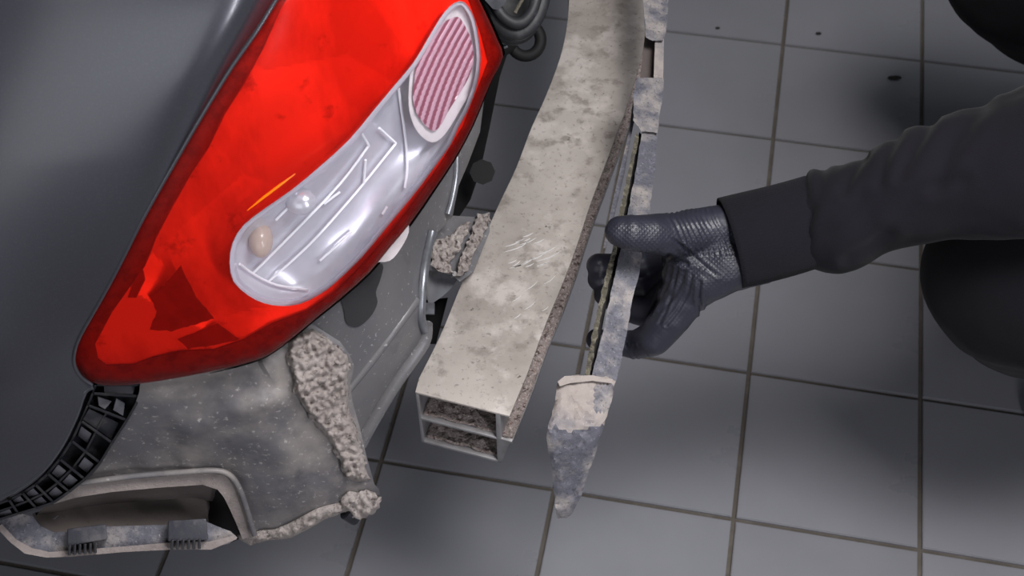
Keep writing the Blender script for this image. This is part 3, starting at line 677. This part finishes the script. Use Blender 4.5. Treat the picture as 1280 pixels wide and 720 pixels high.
# bright scratches cut into the top plate
m_scr = M('bare_scratch', (238, 235, 233), .4, .4, .5)
random.seed(5)
scr = []
for k in range(16):
    x = random.uniform(628, 672); y = random.uniform(296, 338); L = random.uniform(8, 34); scr.append([(x, y), (x+L*.55, y-L*.16), (x+L, y-L*.42)])
for k in range(7):
    x = random.uniform(640, 690); y = random.uniform(330, 400); L = random.uniform(8, 20); scr.append([(x, y), (x+L*.6, y-L*.35), (x+L, y-L*.75)])
V = []; Fc = []
for pts in scr:
    sm = smooth(pts, False, 3); b = len(V); n = len(sm)
    for i, (x, y) in enumerate(sm):
        w_ = .8*math.sin(math.pi*(i+.3)/(n-.4)); a = Pz(x, y-w_, ZB); c = Pz(x, y+w_, ZB); V += [a+Vector((0, 0, .0002)), c+Vector((0, 0, .0002))]
    Fc += [(b+2*i, b+2*i+1, b+2*i+3, b+2*i+2) for i in range(n-1)]
link('scratches', mesh(V, Fc), m_scr, beam, 'stuff')

# ------------------------------------------------------------------ loose plastic strip in the hand
strip = empty('bumper_support_strip', P(705, 645, 1.57), 'dusty grey plastic bumper support strip gripped by the black glove beside the crash beam', 'bumper part')
stS = Surf([(710, 560, 1.515), (730, 480, 1.52), (760, 390, 1.57), (790, 300, 1.62), (808, 220, 1.69), (820, 120, 1.78), (830, 40, 1.86), (835, 0, 1.90), (700, 480, 1.515), (836, -100, 2.0)])
rf = lambda a, s: (lambda x, y: a*fn(x, y, s))
patch('rail', dens([(802, 165), (795, 210), (786, 260), (780, 290), (775, 313), (766, 355), (754, 413), (745, 447), (739, 472), (769, 479), (776, 452), (784, 413), (791, 374), (798, 347), (803, 316), (807, 290), (812, 265), (819, 210), (822, 165)], 6),
      stS, m_strip, strip, step=5, thick=.010, disp=rf(.0022, 10), jag=.7)
patch('broken_edge', dens([(795, 165), (785, 215), (775, 262), (766, 310), (755, 352), (747, 385), (737, 435), (730, 470), (737, 470), (744, 435), (753, 388), (762, 352), (772, 310), (781, 262), (790, 215), (799, 170)], 4),
      stS, m_olive, strip, step=3.5, thick=.012, disp=lambda x, y: -.004+.004*fn(x, y, 5), jag=.9)
patch('groove', dens([(799, 165), (790, 215), (781, 262), (771, 310), (761, 352), (753, 385), (743, 435), (737, 470), (741, 470), (748, 435), (757, 388), (769, 352), (778, 310), (788, 262), (797, 215), (804, 170)], 4),
      stS, gap, strip, step=4, thick=.004, disp=lambda x, y: -.02)
patch('rear_web', dens([(792, 120), (786, 165), (772, 225), (762, 270), (754, 310), (758, 310), (770, 262), (781, 215), (790, 165), (797, 130)], 6), stS, m_strip, strip, step=5, thick=.003, disp=lambda x, y: -.03)
eS = Surf([(697, 475, 1.515), (765, 475, 1.525), (690, 540, 1.498), (755, 530, 1.508), (695, 645, 1.565), (712, 645, 1.57), (735, 590, 1.54), (690, 590, 1.53)], 1e-6)
end = [(697, 477), (706, 471), (722, 468), (740, 470), (758, 470), (769, 477), (766, 495), (761, 513), (755, 532), (746, 562), (735, 593), (725, 623), (717, 640), (709, 648), (697, 648), (695, 636), (692, 614), (691, 587), (684, 560), (683, 541), (691, 513), (696, 490)]
patch('end_block', dens(end, 5), eS, [m_strip_dust, m_strip], strip, step=4.5, thick=.024, disp=lambda x, y: .0035*fn(x, y, 8)-.006*math.exp(-segd(x, y, end, True)/4), jag=.8,
      matfn=lambda x, y: 0 if y < 538-.1*(x-690)+10*fn(x, y, 18) and not (x > 742 and y < 515 and y > 480) else 1)
patch('end_rim', dens([(697, 477), (706, 470), (740, 469), (766, 474), (764, 479), (740, 476), (712, 479), (700, 483)], 5), eS, m_strip_dust, strip, step=4, thick=.008, disp=lambda x, y: .006+.002*fn(x, y, 6))
patch('clip_block', dens([(797, 97), (830, 97), (830, 110), (825, 140), (822, 166), (802, 164), (792, 150), (791, 120)], 5), stS, m_strip, strip, step=4.5, thick=.014, disp=lambda x, y: .010+.0025*fn(x, y, 9), jag=.7)
patch('clip_block', dens([(804, -60), (836, -60), (835, 10), (833, 40), (829, 51), (815, 51), (807, 47), (805, 10)], 5), stS, m_strip, strip, step=4.5, thick=.014, disp=lambda x, y: .010+.0025*fn(x, y, 9), jag=.7)
patch('clip_bridge', dens([(819, 45), (830, 45), (829, 100), (817, 100)], 5), stS, m_strip_dust, strip, step=4, thick=.010, disp=rf(.001, 9), bevel=.001)
patch('inner_channel', dens([(806, 45), (822, 45), (820, 100), (803, 100), (800, 98)], 5), stS, m_duct, strip, step=5, thick=.003, disp=lambda x, y: -.03)
patch('clip_bridge', dens([(800, -160), (838, -160), (836, -60), (804, -60)], 8), stS, m_strip_dust, strip, step=8, thick=.010, bevel=.001)

# ------------------------------------------------------------------ person
def D(x, y, z): return Vector((x, y, z))*S
person = empty('person', D(1.15, 1.4, 0), 'person in black sweatshirt and trousers crouching at right, black glove gripping the plastic strip', 'person')
W_ = lambda px, py, d, r: (P(px, py, d), r/FPX*d*S)       # centre from pixel and distance, radius in pixels at that distance
sh_r, sh_l = D(.98, 1.42, 1.12), D(1.02, .86, 1.18); neck = D(1.0, 1.12, 1.26); hips = D(1.36, 1.36, .62)
hip_l, hip_r = D(1.34, 1.22, .60), D(1.34, 1.52, .60)
kn_l = P(1285, 340, 1.71); kn_r = P(1290, -55, 2.08); an_l = D(1.07, 1.22, .16); an_r = D(1.16, 1.78, .16)
el_r = P(1390, 175, 1.5); el_l = D(1.05, .66, .82); wr_l = D(.98, .93, .83)
# continuous body inside the clothes
head = D(.86, 1.06, 1.50)
blob('body', [[(hips, .10), (D(1.2, 1.25, .92), .10), (D(1.04, 1.14, 1.14), .10), (neck, .05), (D(.92, 1.09, 1.38), .048), (head, .06)],
              [(neck, .05), (sh_r, .05), (el_r, .036), (P(980, 288, 1.61), .02)], [(neck, .05), (sh_l, .05), (el_l, .036), (wr_l, .026)],
              [(hips, .09), (hip_l, .075), (kn_l, .05), (an_l, .035)], [(hips, .09), (hip_r, .075), (kn_r, .05), (an_r, .035)]],
     .007, m_skin, person, 6, extra=[(head+Vector((0, 0, .035)), (Vector((.085, 0, 0)), Vector((0, .072, 0)), Vector((0, 0, .10)))),
                                     (head+Vector((-.045, 0, -.03)), (Vector((.045, 0, 0)), Vector((0, .05, 0)), Vector((0, 0, .05)))),
                                     (head+Vector((-.10, 0, .01)), (Vector((.016, 0, 0)), Vector((0, .013, 0)), Vector((0, 0, .024)))),
                                     (head+Vector((.0, .072, .02)), (Vector((.016, 0, 0)), Vector((0, .008, 0)), Vector((0, 0, .028)))),
                                     (head+Vector((.0, -.072, .02)), (Vector((.016, 0, 0)), Vector((0, .008, 0)), Vector((0, 0, .028))))])
for s in (-1, 1): ellipsoid('eye', head+Vector((-.076, s*.03, .035)), (Vector((.009, 0, 0)), Vector((0, .012, 0)), Vector((0, 0, .006))), m_deep, person, 12, 8)
ellipsoid('mouth', head+Vector((-.083, 0, -.038)), (Vector((.007, 0, 0)), Vector((0, .022, 0)), Vector((0, 0, .005))), M('lips', (150, 90, 80), .5), person, 12, 8)
blob('hair', [], .006, m_hair, person, 2, extra=[(head+Vector((.018, 0, .062)), (Vector((.088, 0, 0)), Vector((0, .080, 0)), Vector((0, 0, .086))))],
     disp=lambda c, n: .003*mnoise.noise(c*60), cut=(head+Vector((-.045, 0, .05)), Vector((-.62, 0, -.78))))
# sweatshirt
folds = [([(1000, 208), (1010, 260), (998, 340)], 7, .004), ([(1030, 205), (1022, 250), (1008, 280)], 6, .003), ([(1080, 195), (1062, 225), (1055, 240)], 6, .004),
         ([(1122, 170), (1108, 200), (1100, 228)], 6, .0035), ([(1165, 150), (1140, 190), (1125, 220)], 7, .004), ([(1110, 290), (1085, 310), (1060, 325)], 8, .004),
         ([(1230, 130), (1190, 180), (1170, 230)], 10, .004), ([(1120, 270), (1150, 240), (1200, 225)], 9, .003), ([(1010, 300), (1040, 285), (1075, 250)], 8, .002)]
def sleeve_disp(c, n):
    x, y, d = pix(c); v = .0025*mnoise.fractal(c*22, 1, 2, 2)
    if 960 < x < 1330 and 60 < y < 420:
        for pl, w_, a in folds:
            q = segd(x, y, pl); v -= a*.7*math.exp(-(q/w_)**2); v += a*.3*math.exp(-((q-2*w_)/w_)**2)
    return v
arm = [W_(1047, 274, 1.60, 68), W_(1085, 258, 1.585, 61), W_(1120, 245, 1.575, 67), W_(1180, 226, 1.56, 76), W_(1280, 208, 1.53, 94), (el_r, .066)]
blob('sweatshirt', [arm, [(el_r, .066), (sh_r, .085)], [(sh_r, .085), (neck, .075), (sh_l, .085)], [(sh_l, .085), (el_l, .062), (wr_l, .042)],
                    [(neck, .07), (D(1.12, 1.18, 1.0), .135), (D(1.25, 1.28, .80), .145), (D(1.34, 1.35, .66), .135)],
                    [(sh_r, .08), (D(1.26, 1.42, .78), .12)], [(sh_l, .08), (D(1.26, 1.16, .80), .12)]], .0042, m_fabric, person, 5, disp=sleeve_disp)
# ribbed cuff
def cuff():
    A, B = (912, 304), (1022, 275); V = []; Fc = []; n = 300; ns = 22
    for i in range(ns+1):
        t = i/ns; cx = A[0]+(B[0]-A[0])*t+8*t*0; cy = A[1]+(B[1]-A[1])*t
        hh = 59-1.5*t; ang = math.radians(-76-4*t)                         # direction of the tall axis in the picture
        ax = RR*math.cos(math.radians(105-3*t))+UU*math.sin(math.radians(105-3*t)); dd = 1.60
        c = P(cx+6*math.sin(math.pi*t), cy, dd); k = dd*S/FPX
        r = (1-.015*(1-t)**8-(.06*(t > .97)))
        for j in range(n):
            a = 2*math.pi*j/n; rib = 1+.006*math.cos(a*90)
            lean = RR*(-.009)*math.sin(a)                                        # the ring leans so its mouth shows
            V.append(c+ax*(hh*k*r*rib*math.cos(a))+F*(44*k*r*rib*math.sin(a))+lean*0)
    for i in range(ns):
        for j in range(n): Fc.append((i*n+j, i*n+(j+1) % n, (i+1)*n+(j+1) % n, (i+1)*n+j))
    me = mesh(V, Fc); bm = bmesh.new(); bm.from_mesh(me); bmesh.ops.recalc_face_normals(bm, faces=bm.faces); bm.to_mesh(me); bm.free()
    o = link('cuff', me, m_fabric, person); finish(o, .002, 0, 0); return o
cuff()
blob('trousers', [[(hips, .13), (hip_l, .115), (P(1345, 345, 1.72), .098), (kn_l, .088), (P(1290, 375, 1.84), .075), (D(1.0, 1.21, .26), .062), (an_l, .055)],
                  [(hips, .13), (hip_r, .115), (kn_r, .095), (D(1.06, 1.75, .4), .075), (an_r, .055)]], .006, m_trouser, person, 6,
     disp=lambda c, n: .004*mnoise.fractal(c*16, 1, 2, 2))
for kx, ky in ((1.07, 1.22), (1.18, 1.80)):
    bt = D(kx, ky, 0)
    blob('boot', [[(bt+Vector((.03, 0, .04)), .04), (bt+Vector((-.05, 0, .034)), .034), (bt+Vector((-.10, .012, .029)), .029)], [(bt+Vector((.01, 0, .045)), .045), (bt+Vector((0, 0, .12)), .042)]], .005, m_boot, person, 4)
# gripping glove (right hand): palm towards the camera, thumb over the strip, fingers behind it
chains = [
    [W_(950, 275, 1.60, 27), W_(905, 285, 1.60, 30), W_(872, 290, 1.592, 29), W_(842, 293, 1.575, 27), W_(812, 292, 1.555, 25), W_(789, 291, 1.545, 22.5), W_(775, 289, 1.545, 19.5)],
    [W_(950, 320, 1.61, 36), W_(905, 327, 1.61, 40), W_(882, 340, 1.615, 39), W_(862, 358, 1.63, 33), W_(848, 374, 1.64, 27)],
    [W_(890, 300, 1.605, 34), W_(868, 322, 1.61, 33), W_(852, 345, 1.63, 25)],
    # little finger: nearest, knuckle at the bottom, tip showing left of the strip
    [W_(862, 362, 1.63, 30), W_(840, 395, 1.64, 25), W_(818, 423, 1.655, 22), W_(795, 431, 1.69, 18.5), W_(765, 428, 1.70, 15.5), W_(746, 424, 1.69, 13.5)],
    # ring and middle fingers behind it
    [W_(868, 345, 1.66, 26), W_(842, 366, 1.70, 23), W_(812, 392, 1.72, 19), W_(785, 385, 1.73, 17), W_(757, 368, 1.715, 15)],
    [W_(868, 330, 1.67, 24), W_(840, 345, 1.71, 20), W_(812, 362, 1.74, 17), W_(780, 362, 1.745, 16), W_(750, 348, 1.72, 16)],
    # index finger, highest
    [W_(870, 312, 1.66, 24), W_(845, 322, 1.70, 19), W_(815, 329, 1.73, 16), W_(780, 333, 1.735, 15.5), W_(748, 332, 1.72, 15.5)],
]
wr = []
random.seed(3)
for k in range(9):                                   # folds at the thumb base, running down the wrist
    x = 843+k*6.2; wr.append(([(x-6, 268-k*.6), (x+2, 280), (x+10+k*.6, 300), (x+13+k, 318)], 1.7, .0009))
for k in range(6): wr.append(([(838+k*4, 296+k*3), (852+k*5, 308+k*4), (868+k*6, 330+k*3)], 1.7, .0006))
for k, (ox, l_) in enumerate(((0, 1), (7, .8), (13, 1.1), (22, .7), (31, .9))): wr.append(([(834+ox, 326+ox*.6), (829+ox, 326+ox*.6+24*l_), (820+ox*.9, 326+ox*.5+52*l_), (808+ox*.8, 326+ox*.4+76*l_)], 1.6+.4*(k % 2), .0008))
for k in range(4): wr.append(([(783+k*5, 432), (790+k*5, 440), (796+k*5, 449)], 1.6, .0008))
wr.append(([(875, 352), (873, 372), (877, 392)], 2, .0014)); wr.append(([(836, 320), (846, 326), (858, 330)], 2.6, .002))
def gl_disp(c, n):
    x, y, d = pix(c); v = .0006*mnoise.fractal(c*70, 1, 2, 2)
    if n.dot(F) < .3:
        for pl, w_, a in wr:
            if abs(x-pl[1][0]) < 45 and abs(y-pl[1][1]) < 45:
                q = segd(x, y, pl); v -= a*math.exp(-(q/w_)**2); v += .5*a*math.exp(-((q-2.3*w_)/w_)**2)
    return v
def gl_attr(c):
    x, y, d = pix(c); k = 6.4
    a = max(0, min(1, (y-274-max(0, (x-800))*.06)/10)); b = max(0, min(1, (d < 1.66)*1.0))
    top = max(0, min(1, (925-x)/10+.2))
    low = max(.25, min(1, (372-y)/30)); mid = .55+.45*min(1, max(0, 1.2*mnoise.noise(c*28)+.7))
    return ((x*.99-y*.05)/k, (y+x*.08)/k, a*b*top*low*mid)
blob('glove', chains, .00125, m_glove, person, 5, disp=gl_disp, attr=gl_attr)
# the other glove rests on the thigh, outside the picture
hb = wr_l
fl = [[(hb+Vector((0, 0, 0)), .028), (hb+Vector((-.03, .03, -.02)), .026), (hb+Vector((-.05, .05, -.035)), .024)]]
for k in range(4):
    o_ = Vector((.016*(k-1.5), .016*(k-1.5), 0)); L = (.07, .078, .074, .06)[k]
    fl.append([(hb+Vector((-.05, .05, -.03))+o_, .012), (hb+Vector((-.05-L*.4, .05+L*.35, -.04))+o_, .0105), (hb+Vector((-.05-L*.6, .05+L*.55, -.07))+o_, .009)])
fl.append([(hb+Vector((-.01, .04, -.02)), .014), (hb+Vector((-.0, .075, -.03)), .0115), (hb+Vector((-.015, .1, -.045)), .0095)])
blob('glove', fl, .0022, m_glove, person, 3, attr=lambda c: (c.x/.006, c.y/.006, .5))

# ------------------------------------------------------------------ bits on the floor
m_chip = M('dark_plastic_chip', (26, 22, 20), .8)
for i, (x, y, s, lab) in enumerate([(1118, 99, .0062, 'dark oblong chip on the floor tile at upper right, left of the grout line'),
                        (1023, 43, .0042, 'small reddish crumb on the tile near the top edge right of the strip'),
                        (897, 36, .0034, 'small dark crumb on the top tile just right of the plastic strip')]):
    o = None
    bm = bmesh.new(); bmesh.ops.create_icosphere(bm, subdivisions=2, radius=1)
    for v in bm.verts: v.co = Vector((v.co.x*s*(1.6 if i == 0 else 1), v.co.y*s*.7, v.co.z*s*.4+s*.4))*(1+.25*mnoise.noise(v.co*3))
    me = bpy.data.meshes.new('chip'); bm.to_mesh(me); bm.free(); me.materials.append(m_chip)
    o = bpy.data.objects.new('floor_crumb', me); COL.objects.link(o); p = Pz(x, y, 0); o.location = (p.x, p.y, .0003)
    o['label'] = lab; o['category'] = 'debris'
